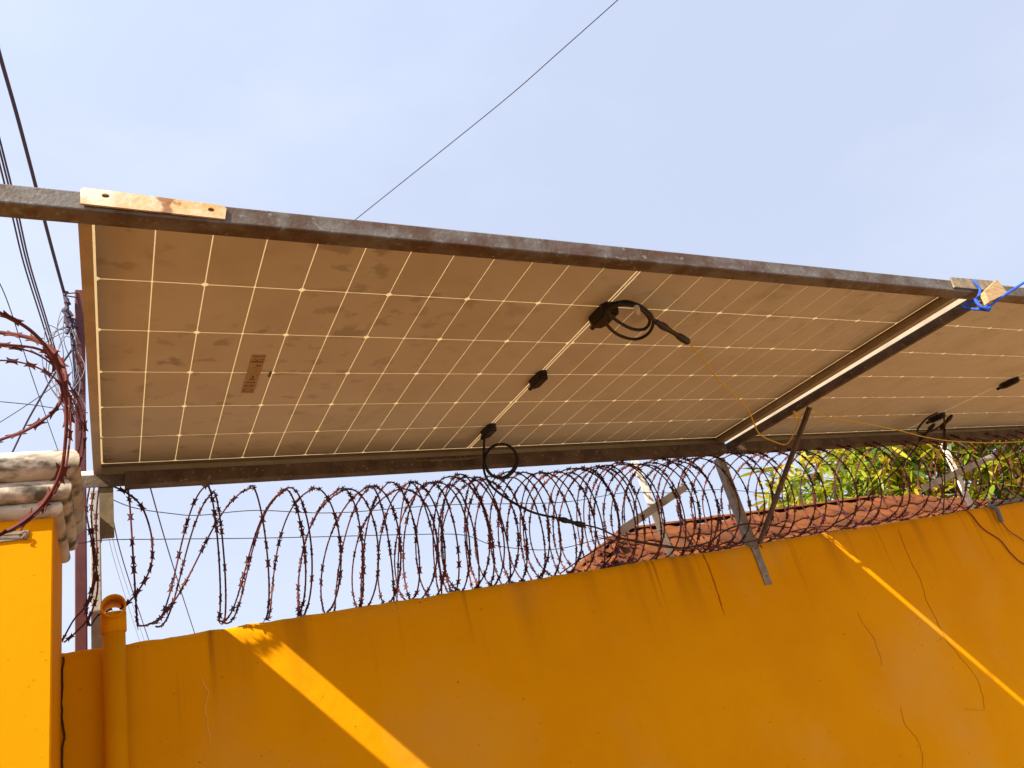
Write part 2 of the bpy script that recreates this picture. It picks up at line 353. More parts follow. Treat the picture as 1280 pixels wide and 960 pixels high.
# steel strap with a wire hook on the pillar face
bm = plate([(-.16, -.012), (0, -.008), (.003, .012), (-.16, .010)], [circ(-.012, .001, .0035, 8)], .003)
st = obj('anchor_strap', bm, M['greyiron']); p = atY(34, 669, 1.937); st.matrix_world = Matrix.Translation((p.x, PY0 - .0035, p.z)) @ Matrix.Rotation(rad(90), 4, 'X')
tag(st, 'small grey metal strap with wire hook fixed on the pillar face', 'metal strap')
h = spline([(-.10, .002, .001), (-.05, .004, .003), (-.015, .002, .004), (-.004, .007, .004), (.0, .001, .004), (-.008, -.007, .004), (.0, -.010, .004)], 5)
o = obj('wire_hook', tube(h, .0012, 5), M['razor'], st)
# dark joint where pillar meets wall
bm = tube(spline([(PX1 + .004, WY - .004, z) for z in (2.05, 1.85, 1.6, 1.3, .8, .05)], 30), .0024, 5)
for v in bm.verts: v.co.x += .004 * noise.noise(v.co * 11) + .003 * noise.noise(v.co * 47)
obj('joint', bm, M['dirtline'], wall)

# ------------------------------------------------------------------ drain pipe with open tee
pipe = empty('vent_pipe', (.006, 2.235, 0)); tag(pipe, 'yellow painted vertical vent pipe with an open tee above the wall', 'pipe')
PC = atY(142.5, 800, 2.236); px_, py_ = PC.x, 2.236; R_ = .0265; ztee = atY(143, 757, 2.2).z
def loc(bm_): 
    for v in bm_.verts: v.co -= V((.006, 2.235, 0))
    return bm_
bm = tube([(px_, py_, 0), (px_, py_, ztee - .05)], R_, 24); obj('riser', loc(bm), M['wall'], pipe, True)
bm = bmesh.new(); tube([(px_, py_, ztee - .062), (px_, py_, ztee - .06), (px_, py_, ztee - .012)], [R_ + .0005, R_ + .0032, R_ + .0032], 24, bm)
obj('socket', loc(bm), M['wall'], pipe, True)
bm = bmesh.new(); ro, ri, h0, h1 = R_ + .0030, R_ - .0015, py_ - .038, py_ + .085; ring = []
for (r, y) in ((ro, h0), (ro, h1), (ri, h1), (ri, h0)):
    ring.append([bm.verts.new((px_ + r * math.cos(2 * math.pi * k / 28), y, ztee + r * math.sin(2 * math.pi * k / 28))) for k in range(28)])
for i in range(4):
    a, b = ring[i], ring[(i + 1) % 4]
    for k in range(28): bm.faces.new((a[k], a[(k + 1) % 28], b[(k + 1) % 28], b[k]))
obj('tee', loc(bm), M['wall'], pipe, True)

# ------------------------------------------------------------------ posts behind the wall
def post(name, x0, x1, ytop, Y, m, label, cat, slant=0, pxref=700):
    a = atY(x0, pxref, Y); b = atY(x1, pxref, Y); z = atY((x0 + x1) / 2, ytop, Y).z; w_ = b.x - a.x
    bm = bmesh.new(); box(bm, (0, 0, 0), (w_, w_ * .9, z), None, .003)
    o = obj(name, bm, m); o.location = (a.x, Y, 0); return tag(o, label, cat)
pole = post('service_pole', 93.5, 108.5, 362, 2.62, M['maroon'], 'tall maroon steel service pole carrying overhead cables behind the wall', 'pole')
post('concrete_post', 113, 126.5, 612, 2.45, M['concrete'], 'pale concrete post behind the wall beside the maroon pole', 'post')

# ------------------------------------------------------------------ panel frame of reference
PO = CAM + V((-0.01231291, 1.12065591, 0.91717013))
PU = V((0.99982, 0, -0.0189721)).normalized(); PN = PU.cross(V((0.000543, 0.99959, 0.028632))).normalized(); PVv = PN.cross(PU)
MP = Matrix(((PU.x, PVv.x, PN.x, PO.x), (PU.y, PVv.y, PN.y, PO.y), (PU.z, PVv.z, PN.z, PO.z), (0, 0, 0, 1)))
def P(u, v, n=0): return MP @ V((u, v, n))
def onP(x, y, n=0):
    d = ray(x, y); o = PO + PN * n; t = (o - CAM).dot(PN) / d.dot(PN); r = CAM + d * t - PO
    return r.dot(PU), r.dot(PVv)
CU, CV, CG, GAP = .0927, .1845, .012, .0021
U1 = 24 * CU + CG
FN = -.032
def cellmesh(flip):
    a, b = GAP / 2, CU - GAP / 2; c, d = .0015, CV - .0015; k = .0062
    e, g_ = (k, k * .35) if flip else (k * .35, k)
    pts = [(a + g_, c), (b - e, c), (b, c + e), (b, d - e), (b - e, d), (a + g_, d), (a, d - g_), (a, c + g_)]
    bm = bmesh.new(); A = [bm.verts.new((x, y, 0)) for x, y in pts]; B = [bm.verts.new((x, y, .0008)) for x, y in pts]
    bm.faces.new(A[::-1]); bm.faces.new(B)
    for i in range(8): bm.faces.new((A[i], A[(i + 1) % 8], B[(i + 1) % 8], B[i]))
    me = bpy.data.meshes.new('cell'); bm.to_mesh(me); bm.free(); me.materials.append(M['cell']); return me
CM = [cellmesh(False), cellmesh(True)]
def panel(mtx, label):
    t = empty('solar_panel', mtx=mtx); tag(t, label, 'solar panel', 'solar panels of the carport row')
    for c in range(24):
        for r in range(6):
            o = link('cell', CM[c % 2], t); o.location = (c * CU + (CG if c >= 12 else 0), r * CV, 0)
    bm = bmesh.new(); box(bm, (-.019, -.040, .0016), (U1 + .015, 6 * CV + .028, .0022)); obj('backsheet', bm, M['sheet'], t)
    bm = bmesh.new(); x = 12 * CU; box(bm, (x + .0036, 0, -.0002), (x + CG - .0036, 6 * CV, .0009)); obj('busbar', bm, M['cell'], t)
    a, b, c, d, f = -.0215, U1 + .018, -.046, 6 * CV + .030, .026
    def rail(parts):
        bm = bmesh.new()
        for lo, hi in parts: box(bm, lo, hi)
        return obj('frame_rail', bm, M['alu'], t)
    rail([((a, c, FN), (a + .002, d, .006)), ((a + .002, c + .0005, FN), (a + .0195, d - .0005, FN + .002)), ((a + .002, c + .001, -.0012), (-.0035, d - .001, -.0002))])
    rail([((b - .002, c, FN), (b, d, .006)), ((b - f, c + .0005, FN), (b - .002, d - .0005, FN + .002)), ((U1 + .002, c + .001, -.0012), (b - .002, d - .001, -.0002))])
    rail([((a + .0025, c, FN + .0003), (b - .0025, c + .002, .0055)), ((a + f + .001, c + .002, FN), (b - f - .001, c + f, FN + .002))])
    rail([((a + .0025, d - .002, FN + .0003), (b - .0025, d, .0055)), ((a + f + .001, d - f, FN), (b - f - .001, d - .002, FN + .002)), ((-.0035, 6 * CV + .0012, -.0012), (U1 + .002, d - .002, -.0002))])
    return t
p1 = panel(MP, 'solar panel seen from below with a printed label and a hanging cable loop')
ROT2 = .009; U2 = 2.355
MP2 = MP @ Matrix.Translation((U2, -.006, -.002)) @ Matrix.Rotation(ROT2, 4, 'Z')
p2 = panel(MP2, 'solar panel above the tree, past the sloping crossbeam and blue rope')

def jbox(parent, u, v, big=False, ang=0):
    bm = bmesh.new(); L_, W_, H_ = (.092, .050, .024) if big else (.085, .034, .020)
    out = [(-W_ / 2, -L_ / 2 + .015), (-W_ / 2 + .010, -L_ / 2), (W_ / 2 - .010, -L_ / 2), (W_ / 2, -L_ / 2 + .015), (W_ / 2, L_ / 2 - .015), (W_ / 2 - .010, L_ / 2), (-W_ / 2 + .010, L_ / 2), (-W_ / 2, L_ / 2 - .015)]
    A = [bm.verts.new((x, y, -.0005)) for x, y in out]; B = [bm.verts.new((x * .93, y * .95, -H_)) for x, y in out]
    for i in range(8): bm.faces.new((A[i], A[(i + 1) % 8], B[(i + 1) % 8], B[i]))
    bm.faces.new(A); bm.faces.new(B[::-1])
    o = obj('junction_box', bm, M['box'], parent); o.location = (u, v, 0); o.rotation_euler.z = ang
    bm = bmesh.new(); box(bm, (-W_ * .33, -L_ * .33, -H_ - .003), (W_ * .33, L_ * .33, -H_ + .001), None, .001); obj('lid', bm, M['box'], o)
    bm = tube([(0, L_ / 2 - .004, -H_ * .55), (0, L_ / 2 + .016, -H_ * .55)], .0065, 8); obj('cable_gland', bm, M['box'], o)
    return o
uc = 12 * CU + CG / 2
jbox(p1, uc + .006, .205, True); jbox(p1, uc, .567); jbox(p1, uc, .938)
jbox(p2, uc, .205, True, .02); jbox(p2, uc + .004, .58); jbox(p2, uc + .002, .945)
# faded label
lu, lv = .327, .563; t = empty('label_sheet'); bpy.data.objects.remove(t)
bm = bmesh.new(); box(bm, (-.0155, -.10, -.0012), (.0155, .10, -.0004)); lab = obj('label', bm, M['labelsheet'], p1); lab.location = (lu, lv, 0)
r2 = random.Random(3); bm = bmesh.new(); y = -.094
while y < .09:
    h_ = r2.choice((.0022, .003, .006, .009)); x = -.0125
    while x < .010:
        w_ = r2.uniform(.0018, .007)
        if r2.random() < .62 and abs(y + .02) > .012: box(bm, (x, y, -.0017), (min(x + w_, .0135), y + h_ * .75, -.0011))
        x += w_ + .0016
    y += h_ + r2.choice((.0015, .003, .010))
o = obj('print', bm, M['ink'], lab); o['kind'] = 'stuff'
bm = bmesh.new(); box(bm, (-.003, -.013, -.0016), (.003, .013, -.0004)); o = obj('tape_mark', bm, M['ink'], p1); o.location = (.366, .560, 0)

# ------------------------------------------------------------------ steel frame carrying the panels
def steelbar(name, a, b, wv, wn, m, label, cat='beam', group=None):
    """box tube, in panel coordinates: a,b centre points, width across and height"""
    A, B = P(*a), P(*b); up = PN
    bm = bar((0, 0, 0), B - A, wv, wn, up, .003); o = obj(name, bm, m); o.location = A; return tag(o, label, cat, group)
# long front beam: fitted to its edges in the photograph
def nb(u, dv=0): return (u, -.0797 - .0088 * u + dv, -.0494 - .0087 * u)
steelbar('front_beam', nb(-1.3), nb(5.2), .036, .035, M['steel'], 'long square steel tube running along the open edge of the panels')
fb0 = (.055, 1.105, FN - .0225); fb1 = (2.252, 1.105, FN - .0225)
steelbar('rear_beam', fb0, fb1, .045, .040, M['rustbeam'], 'rusty brown square tube under the rear edge of the labelled panel')
steelbar('rear_beam', (2.303, 1.104, FN - .0225), (4.75, 1.118, FN - .0225), .045, .040, M['rustbeam'], 'rusty brown square tube passing in front of the mango tree')
xb = steelbar('crossbeam', (2.301, -.078, FN - .0155), (2.281, 1.19, FN - .0155), .021, .030, M['rustbeam'], 'speckled rusty crossbeam sloping between the two solar panels')
# pale splice plate on the front beam
a = atY(101, 243, 1); b = atY(283, 264, 1)
pa = P(*nb(0)); 
def on_front(x, y): 
    d = ray(x, y); y0 = P(*nb(.1)).y - .018 - .0045; return CAM + d * (y0 / d.y)
q = [on_front(*p) for p in ((104, 234), (283, 258), (281.5, 273.5), (100.5, 254))]
o_ = q[3]; xx = (q[2] - q[3]).normalized(); zz = V((0, 0, 1)); zz = (zz - xx * zz.dot(xx)).normalized(); yy = zz.cross(xx)
def l2(p): r = p - o_; return (r.dot(xx), r.dot(zz))
Mpl = Matrix(((xx.x, zz.x, -yy.x, o_.x), (xx.y, zz.y, -yy.y, o_.y), (xx.z, zz.z, -yy.z, o_.z), (0, 0, 0, 1)))
hl = [l2(on_front(132, 244.5)), l2(on_front(264, 262))]
qq = [l2(p) for p in q]
w0, w1 = qq[1][0], qq[1][1]
outline = [qq[3], qq[2], (qq[1][0], qq[1][1] - .004), (qq[1][0] - .006, qq[1][1] + .001), (qq[0][0] + .4 * (w0 - qq[0][0]), qq[0][1] + .4 * (w1 - qq[0][1]) + .0008), qq[0], (qq[0][0] - .004, qq[0][1] - .005)]
bm = plate(outline, [circ(hl[0][0], hl[0][1], .0042, 12, 1.35), circ(hl[1][0], hl[1][1], .0042, 12, 1.2)], .0035)
pl = obj('splice_plate', bm, M['plate']); pl.matrix_world = Mpl
tag(pl, 'cream rust-stained steel plate with two holes on the front beam', 'metal plate')
bm = bmesh.new(); box(bm, (.004, .010, -.026), (qq[2][0] - .004, .0135, -.0036)); obj('flange', bm, M['plate'], pl)
bm = bmesh.new(); box(bm, (.006, .002, -.022), (qq[2][0] - .006, min(qq[0][1], qq[1][1]) - .002, -.0045)); obj('hole_backing', bm, M['rustbeam'], pl)  # added block that keeps the sky out of the holes so they look dark

# tie irons at the pillar end of the rear beam
a, b = atY(96, 598, 2.235), atY(161, 602, 2.235)
tie = empty('corner_tie', (0, 2.235, b.z)); tag(tie, 'short brown angle iron tying the rear beam to the pillar', 'bracket')
def tieobj(bm_, nm, m_):
    for v in bm_.verts: v.co -= V((0, 2.235, b.z))
    return obj(nm, bm_, m_, tie)
tieobj(angle_bar(V((a.x - .02, 2.215, a.z)), V((b.x, 2.215, a.z - .004)), .035, .004, sz=-1), 'angle', M['rustbeam'])
c0, c1 = atY(124, 604, 2.225), atY(134.5, 673, 2.225)
tieobj(angle_bar(V((c0.x, 2.222, c0.z + .01)), V((c0.x, 2.222, c1.z)), .034, .004, up=(0, 1, 0), sy=-1), 'drop_leg', M['olive'])
bm = bmesh.new(); q0 = atY(95, 592, 2.24); box(bm, (q0.x - .03, 2.24, q0.z - .014), (q0.x + .045, 2.27, q0.z + .006), None, .002); tieobj(bm, 'shim', M['lightiron'])

# upright and diagonal strut under the crossbeam
ux = atY(889, 570, WY - .004).x; zt, zb = P(2.27, 1.14, FN - .045).z, atY(948, 733, WY - .004).z
u0 = ux + .030
bm = plate([(0, 0), (.036, 0), (.036, zt - zb), (0, zt - zb)], [circ(.019, .032, .0045, 10)], .004)
up_ = obj('wall_upright', bm, M['greyiron']); up_.matrix_world = Matrix.Translation((u0, WY - .005, zb)) @ Matrix.Rotation(rad(90), 4, 'X')
tag(up_, 'grey angle iron upright bolted to the wall under the crossbeam', 'bracket')
bm = bmesh.new(); box(bm, (.0, .13, -.030), (.004, zt - zb, -.0041)); obj('side_flange', bm, M['greyiron'], up_)
s0 = P(2.285, .655, FN - .046); s1 = V((u0 + .030, WY - .022, 2.052))
o = obj('diagonal_strut', angle_bar((0, 0, 0), s1 - s0, .014, .003, up=(1, 0, 0)), M['rustbeam']); o.location = s0
tag(o, 'thin rusty strut leaning from the crossbeam to the wall top', 'strut')
bm = tube([(u0 + .02 + .018 * math.cos(a) , WY - .014 + .016 * math.sin(a), 2.045 + .012 * math.sin(a * 3)) for a in [i * .7 for i in range(20)]], .0013, 5)
tag(obj('binding_wire', bm, M['razor']), 'loops of rusty binding wire where strut meets upright', 'wire')

# white razor wire supports standing on the wall
def support(px_top, px_bot, arm0, arm1, Y, label):
    t0, t1 = atY(*px_top, Y), atY(*px_bot, Y); t = empty('wire_support', (t1.x, Y, t1.z)); tag(t, label, 'wire support', 'white razor wire supports')
    a = V((0, 0, -.02 if t1.z > WTOP + .02 else WTOP - t1.z - .004)); b = t0 - t1
    obj('post', angle_bar(a, b, .032, .004, up=(0, 1, 0), sy=-1), M['lightiron'], t)
    a0, a1 = atY(*arm0, Y - .03) - t.location, atY(*arm1, Y - .03) - t.location
    obj('arm', angle_bar(a0, a1, .030, .004, up=(0, 0, 1), sy=1), M['armiron'], t); return t
support((797, 574), (842, 690), (779, 668), (860, 612), 2.36, 'white iron support crossed by a grey arm in front of the tiled roof')
support((1176, 540), (1222, 640), (1156, 614), (1244, 573), 2.36, 'white iron support crossed by a grey arm in front of the mango tree')

# ------------------------------------------------------------------ razor wire
def barb_mesh(s=1.0):
    pts = [(-.0125, .0090), (-.0045, .0050), (.0045, .0050), (.0125, .0090), (.0085, .0), (.0125, -.0090), (.0045, -.0050), (-.0045, -.0050), (-.0125, -.0090), (-.0085, 0)]
    return [(x * s, y * s) for x, y in pts]
def barbs(bm, path, spacing, s, seed=1, rstart=.0):
    r = random.Random(seed); acc = rstart; T = barb_mesh(s)
    for i in range(1, len(path)):
        d = path[i] - path[i - 1]; acc += d.length
        if acc >= spacing:
            acc -= spacing; t = d.normalized(); a = r.uniform(-.9, .9) + math.pi / 2 * (r.random() < .3)
            e = t.orthogonal().normalized(); f = t.cross(e); u = e * math.cos(a) + f * math.sin(a); w_ = t.cross(u); p = path[i]
            A = [bm.verts.new(p + t * x + u * y + w_ * .0009) for x, y in T]; B = [bm.verts.new(p + t * x + u * y - w_ * .0009) for x, y in T]
            for q in ((0, 1, 9), (1, 2, 4, 9), (2, 3, 4), (4, 5, 6), (9, 4, 6, 7), (9, 7, 8)):
                bm.faces.new([A[k] for k in q]); bm.faces.new([B[k] for k in reversed(q)])
            for k in range(10): bm.faces.new((A[k], B[k], B[(k + 1) % 10], A[(k + 1) % 10]))
TOPS = [.05, .262, .388, .478, .560, .65, .735, .815, .885, .95]
while TOPS[-1] < 5.2:
    x = TOPS[-1]; step = .061 if x < 2.2 else (.061 + .035 * min(1, (x - 2.2) / .5))
    TOPS.append(x + step * (1 + .28 * noise.noise(V((x * 5.3, 2, 0)))))
def coil_path(first, tilt, seed):
    """one strand of the concertina: it takes every second loop top, falls down the front and slants up the back"""
    tops = ([.088] if first else []) + TOPS[first::2]; out = []; n = 48
    ss = lambda a, b, x: max(0, min(1, (x - a) / (b - a))) ** 2 * (3 - 2 * max(0, min(1, (x - a) / (b - a))))
    for k in range(len(tops) - 1):
        for j in range(n):
            th = j / n; ang = 2 * math.pi * th; kk = k + th; x0, x1 = tops[k], tops[k + 1]
            g = .04 * th * 2 if th < .5 else .04 + .96 * (th - .5) * 2
            lead = 1 - .65 * ss(.55, 1.1, x0 + (x1 - x0) * th)
            f = th * (1 - lead) + g * lead; xm = x0 + (x1 - x0) * f; early = 1 - ss(.3, .7, xm); hang = 1 - ss(.10, .42, xm)
            R0 = .190 + .012 * noise.noise(V((kk * .9, 0, seed))) + .012 * early - .012 * hang; Rz = R0 + .010 * noise.noise(V((kk * .7, 5, seed)))
            cz = WTOP + .004 + Rz + .014 * early + .035 * hang + .014 * noise.noise(V((kk * .5, 9, seed))) + .012 * ss(1.9, 2.4, xm) - .01 * ss(3, 4, xm)
            w1 = .006 * noise.noise(V((kk * 2.3, 1, 7 + seed)))
            Ry = R0 * (1 - .30 * early)
            tl_ = (tilt + .05 * noise.noise(V((kk * .6, 3, 3 + seed)))) * (1 - early)
            out.append(V((xm + w1 + tl_ * math.sin(ang), WY + .055 - Ry * math.sin(ang) + w1, cz + Rz * math.cos(ang))))
    return out
cp = coil_path(1, -.008, 0)[24:]; cp2 = coil_path(0, .022, 5)
cp3 = [p + V((.020 if p.x > .5 else .010, .012, -.004)) for p in coil_path(0, -.030, 8) if .5 < p.x < 2.1]
while cp3[0].z > WTOP + .012: cp3.pop(0)          # both ends rest on the wall top
while cp3[-1].z > WTOP + .012: cp3.pop()
cp4 = [p + V((.014, .010, -.006)) for p in coil_path(1, .030, 11)[24:] if p.x < 1.15]
while cp4[-1].z > WTOP + .012: cp4.pop()
rz = empty('razor_wire_coil', (0, WY + .085, WTOP)); tag(rz, 'long rusty razor wire coil along the top of the yellow wall', 'razor wire')
def rel(bm_, o): 
    for v in bm_.verts: v.co -= o.location
    return bm_
for c_ in (cp, cp2, cp3, cp4): obj('strand', rel(tube(c_, .0026, 5), rz), M['razor'], rz, True)
bm = bmesh.new(); barbs(bm, cp, .036, 1.0, 4); barbs(bm, cp2, .036, .95, 5); barbs(bm, cp3, .040, .8, 6); barbs(bm, cp4, .040, .8, 8); o = obj('barb', rel(bm, rz), M['razor2'], rz); o['kind'] = 'stuff'

# second coil, hanging over the pillar from the added, unseen wall that runs towards the viewer
lz = empty('razor_wire_coil', (-.3, 1.6, 2.4)); tag(lz, 'thick razor wire loops arching over the pillar moulding', 'razor wire')
tape = []
def lpath(pts): return spline([atY(x, y, Y) for x, y, Y in pts], 14)
strands = [
    lpath([(-70, 372, 1.28), (-30, 380, 1.30), (4, 393, 1.32), (38, 413, 1.34), (62, 440, 1.36), (76, 472, 1.38), (83, 510, 1.40), (82, 550, 1.42), (76, 590, 1.45), (58, 625, 1.48), (32, 650, 1.51), (0, 668, 1.54), (-40, 682, 1.58)]),
    lpath([(-60, 428, 1.70), (-20, 431, 1.72), (12, 434, 1.74), (45, 442, 1.76), (72, 462, 1.79), (92, 490, 1.82), (104, 520, 1.85), (106, 550, 1.88), (100, 578, 1.91), (88, 598, 1.94), (76, 612, 1.97)]),
    lpath([(-60, 448, 1.95), (-20, 450, 1.96), (20, 452, 1.97), (52, 462, 1.98), (78, 482, 2.0), (96, 510, 2.02), (102, 540, 2.04), (96, 572, 2.06), (84, 600, 2.08)]),
    lpath([(-40, 568, 1.60), (0, 550, 1.61), (28, 540, 1.62), (52, 526, 1.63), (72, 508, 1.64), (82, 478, 1.65), (76, 452, 1.66), (58, 432, 1.67), (28, 420, 1.68), (-30, 412, 1.69)]),
    lpath([(-20, 676, 1.75), (30, 655, 1.73), (64, 622, 1.72), (80, 590, 1.71), (86, 560, 1.7), (88, 520, 1.70), (83, 480, 1.69), (70, 450, 1.68), (50, 437, 1.67), (20, 432, 1.66), (-30, 430, 1.66)]),
]
bmesh_b = barb_mesh()
for i, s in enumerate(strands):
    r_ = (.0056, .0036, .0036, .0046, .0036)[i]
    obj('strand', rel(tube(s, r_, 7, flat=.55), lz), M['razor'], lz, True)
    k = 0; acc = 0; sp = (.050, .040, .040, .044, .040)[i]; pts_ = [s[0]]
    for j in range(1, len(s)):
        for q in range(6): pts_.append(s[j - 1].lerp(s[j], (q + 1) / 6))
    acc = 0; seed = 0
    for j in range(1, len(pts_)):
        acc += (pts_[j] - pts_[j - 1]).length
        if acc > sp:
            acc = 0; seed += 1; bm = bmesh.new(); barbs(bm, [pts_[j - 1], pts_[j]], 1e-6, (1.4, 1.1, 1.1, 1.2, 1.0)[i], seed * 7 + i); obj('barb', rel(bm, lz), M['razor'], lz)
# razor ends bundled down between the pillar and the posts
tn = empty('razor_wire_tail', (-.09, 2.34, 2.06)); tag(tn, 'bunched razor wire ends hanging between the pillar and the vent pipe', 'razor wire')
for i, pts in enumerate(([(118, 606), (114, 640), (118, 690), (122, 735), (112, 770), (95, 790), (80, 803)], [(112, 608), (108, 640), (115, 680), (117, 720), (108, 755), (92, 775), (78, 800)], [(124, 604), (120, 650), (121, 700), (116, 740), (108, 762), (112, 782), (122, 770), (140, 760)])):
    s = spline([atY(x, y, 2.33 + .03 * i) for x, y in pts], 9); obj('strand', rel(tube(s, .0024, 5), tn), M['razor'], tn, True)
    bm = bmesh.new(); pp = [s[0]]
    for j in range(1, len(s)): pp += [s[j - 1].lerp(s[j], k / 5) for k in range(1, 6)]
    barbs(bm, pp, .034, .8, i + 20); o = obj('barb', rel(bm, tn), M['razor2'], tn); o['kind'] = 'stuff'
s = spline([atY(x, y, 2.25) for x, y in ((137, 606), (160, 617), (178, 635), (189, 668), (190, 700), (183, 722), (168, 745), (150, 762))], 10)
tl = obj('razor_wire_tail', tube(s, .0026, 5), M['razor']); tag(tl, 'single barbed strand curving from the corner tie down to the vent pipe', 'razor wire')
bm = bmesh.new(); pp = [s[0]]
for j in range(1, len(s)): pp += [s[j - 1].lerp(s[j], k / 5) for k in range(1, 6)]
barbs(bm, pp, .036, 1.0, 31); o = obj('barb', bm, M['razor2'], tl); o['kind'] = 'stuff'

# tension wires strung through the coil
def wirepx(name, pts, Y, r, m, label, cat='wire', group=None, n=8):
    s = spline([atY(p[0], p[1], p[2] if len(p) > 2 else Y) for p in pts], n); o = obj(name, tube(s, r, 6), m, None, True); return tag(o, label, cat, group)
wirepx('tension_wire', [(125, 617), (165, 634), (215, 642), (250, 644), (320, 638), (420, 641), (560, 631), (700, 628), (780, 616), (840, 616), (900, 612), (960, 617), (973, 618)], 2.34, .0014, M['wire'], 'thin upper wire strung through the razor coil')
wirepx('tension_wire', [(60, 690), (120, 676), (200, 674), (300, 673), (400, 671), (520, 668), (580, 669), (620, 682), (690, 687), (760, 672), (830, 664)], 2.37, .0014, M['wire'], 'thin lower wire strung through the razor coil')
wirepx('tension_wire', [(700, 717, 2.29), (740, 690), (775, 674), (820, 680), (880, 686), (960, 672), (1010, 660), (1050, 658), (1075, 662, 2.29)], 2.25, .0022, M['razor'], 'rusty wire weaving low across the coil by the tiled roof')

# ------------------------------------------------------------------ cables hanging from the panels
def cable(name, pts, r, m, label, cat='cable', n=10, seg=8):
    s = spline(pts, n); o = obj(name, tube(s, r, seg), m, None, True); return tag(o, label, cat)
def pn(x, y, n): u, v = onP(x, y, n); return P(u, v, n)
lp = [pn(770, 378, -.015), pn(785, 377, -.025), pn(803, 384, -.03), pn(816, 398, -.035), pn(812, 415, -.04), pn(795, 424, -.042), pn(772, 418, -.04), pn(757, 402, -.036), pn(762, 386, -.032), pn(782, 380, -.03), pn(800, 386, -.035), pn(812, 400, -.04), pn(806, 411, -.044), pn(790, 411, -.046), pn(770, 400, -.044), pn(760, 388, -.042), pn(775, 381, -.042), pn(798, 385, -.045), pn(820, 402, -.05), pn(832, 409, -.05)]
co = cable('connector_cable', lp, .0042, M['cable'], 'black cable looped in a coil below the first junction box')
cn = [pn(818, 401, -.05), pn(862, 429, -.055)]
def connector(name, a, b, label):
    a, b = V(a), V(b); pr = [(0, .5), (.03, .85), (.12, .9), (.18, 1.2), (.30, 1.2), (.36, .95), (.50, .75), (.62, .75), (.68, 1.1), (.80, 1.25), (.95, 1.2), (1, .6)]
    o = obj(name, tube([a.lerp(b, t) for t, _ in pr], [r * .0082 for _, r in pr], 10), M['box'], None, True); return tag(o, label, 'connector')
connector('cable_connector', pn(818, 401, -.05), pn(861, 428, -.055), 'black plug connector joining the coiled cable and the yellow wire')
bm = tube([pn(795.5, 384.5, -.052), pn(797, 391, -.052)], .0075, 8); tag(obj('cable_tie', bm, M['whiteclip']), 'pale tie round the coiled black cable', 'cable tie')
yc = [pn(860, 428, -.055), pn(878, 448, -.06), pn(897, 474, -.065), pn(918, 494, -.07), pn(935, 512, -.085), pn(942, 528, -.10), pn(950, 543, -.12), pn(968, 552, -.14), pn(983, 555, -.15), pn(993, 540, -.12), pn(999, 522, -.1), pn(992, 514, -.085), pn(996, 524, -.08), pn(1010, 515, -.075), pn(1040, 522, -.07), pn(1080, 529, -.085), pn(1120, 537, -.10), pn(1160, 547, -.13), pn(1200, 552, -.14), pn(1260, 553, -.14), pn(1330, 545, -.14)]
cable('yellow_wire', yc, .0024, M['yellowcable'], 'yellow wire drooping past the crossbeam and on under the second panel', 'wire')
# cable from the lowest box, one loop, then down through the razor wire
z3 = onP(605, 545)
def px3(x, y, Y): return atY(x, y, Y)
dn = [pn(606, 543, -.015), px3(605, 558, 2.12), px3(606, 580, 2.12), px3(618, 596, 2.115), px3(634, 594, 2.11), px3(646, 576, 2.11), px3(640, 560, 2.11), px3(625, 555, 2.115), px3(611, 563, 2.12), px3(606, 578, 2.125), px3(612, 592, 2.13), px3(628, 598, 2.13), px3(643, 588, 2.13), px3(647, 572, 2.13), px3(637, 558, 2.13), px3(620, 556, 2.13), px3(607, 568, 2.135), px3(605, 588, 2.14), px3(614, 607, 2.14), px3(635, 624, 2.15), px3(665, 640, 2.15), px3(698, 648, 2.15)]
cable('connector_cable', dn, .0042, M['cable'], 'black cable hanging in one loop below the rear beam into the razor wire')
connector('cable_connector', px3(697, 648, 2.15), px3(731, 657, 2.15), 'black plug connector hanging among the razor wire loops')
cable('connector_cable', [px3(730, 656, 2.15), px3(750, 661, 2.16), px3(775, 672, 2.17), px3(810, 680, 2.19), px3(850, 685, 2.2), px3(885, 678, 2.2), px3(905, 664, 2.21), px3(926, 656, 2.22), px3(945, 655, 2.24), px3(990, 660, 2.3)], .0030, M['cable'], 'thin black lead running low over the wall top towards the upright')
cable('grey_lead', [pn(520, 576, -.05), pn(545, 575, -.062), pn(575, 574, -.068), pn(600, 571, -.062), pn(609, 566, -.05)], .0026, M['olive'], 'short dull lead lying under the rear beam beside the cable loop')
# second panel leads
cable('connector_cable', [pn(1172, 516, -.015), pn(1160, 522, -.03), pn(1150, 532, -.05), pn(1147, 540, -.06), pn(1158, 541, -.07), pn(1172, 535, -.08), pn(1185, 524, -.07), pn(1188, 521, -.06)], .0042, M['cable'], 'black cable loop below the second panel beside the tree')
connector('cable_connector', pn(1190, 519, -.06), pn(1176, 536, -.08), 'black plug slanting beside the loop under the second panel')
connector('cable_connector', pn(1168, 530, -.08), pn(1150, 550, -.10), 'black plug hanging over the yellow wire before the tree')
connector('cable_connector', pn(1181, 538, -.1), pn(1181, 562, -.14), 'black plug hanging beside the white support top')
cable('connector_cable', [pn(1180, 520, -.06), pn(1181, 540, -.1)], .004, M['cable'], 'short black lead above the plug at the white support')
cable('connector_cable', [pn(1181, 561, -.14), atY(1181, 590, 2.2), atY(1180, 625, 2.25), atY(1178, 648, 2.29)], .0028, M['cable'], 'black lead falling from the plug to the wall top')
cable('connector_cable', [pn(1151, 549, -.10), atY(1140, 566, 2.12), atY(1118, 590, 2.14), atY(1092, 614, 2.18), atY(1066, 642, 2.22), atY(1040, 656, 2.25)], .0028, M['cable'], 'black lead slanting across the coil before the mango leaves')
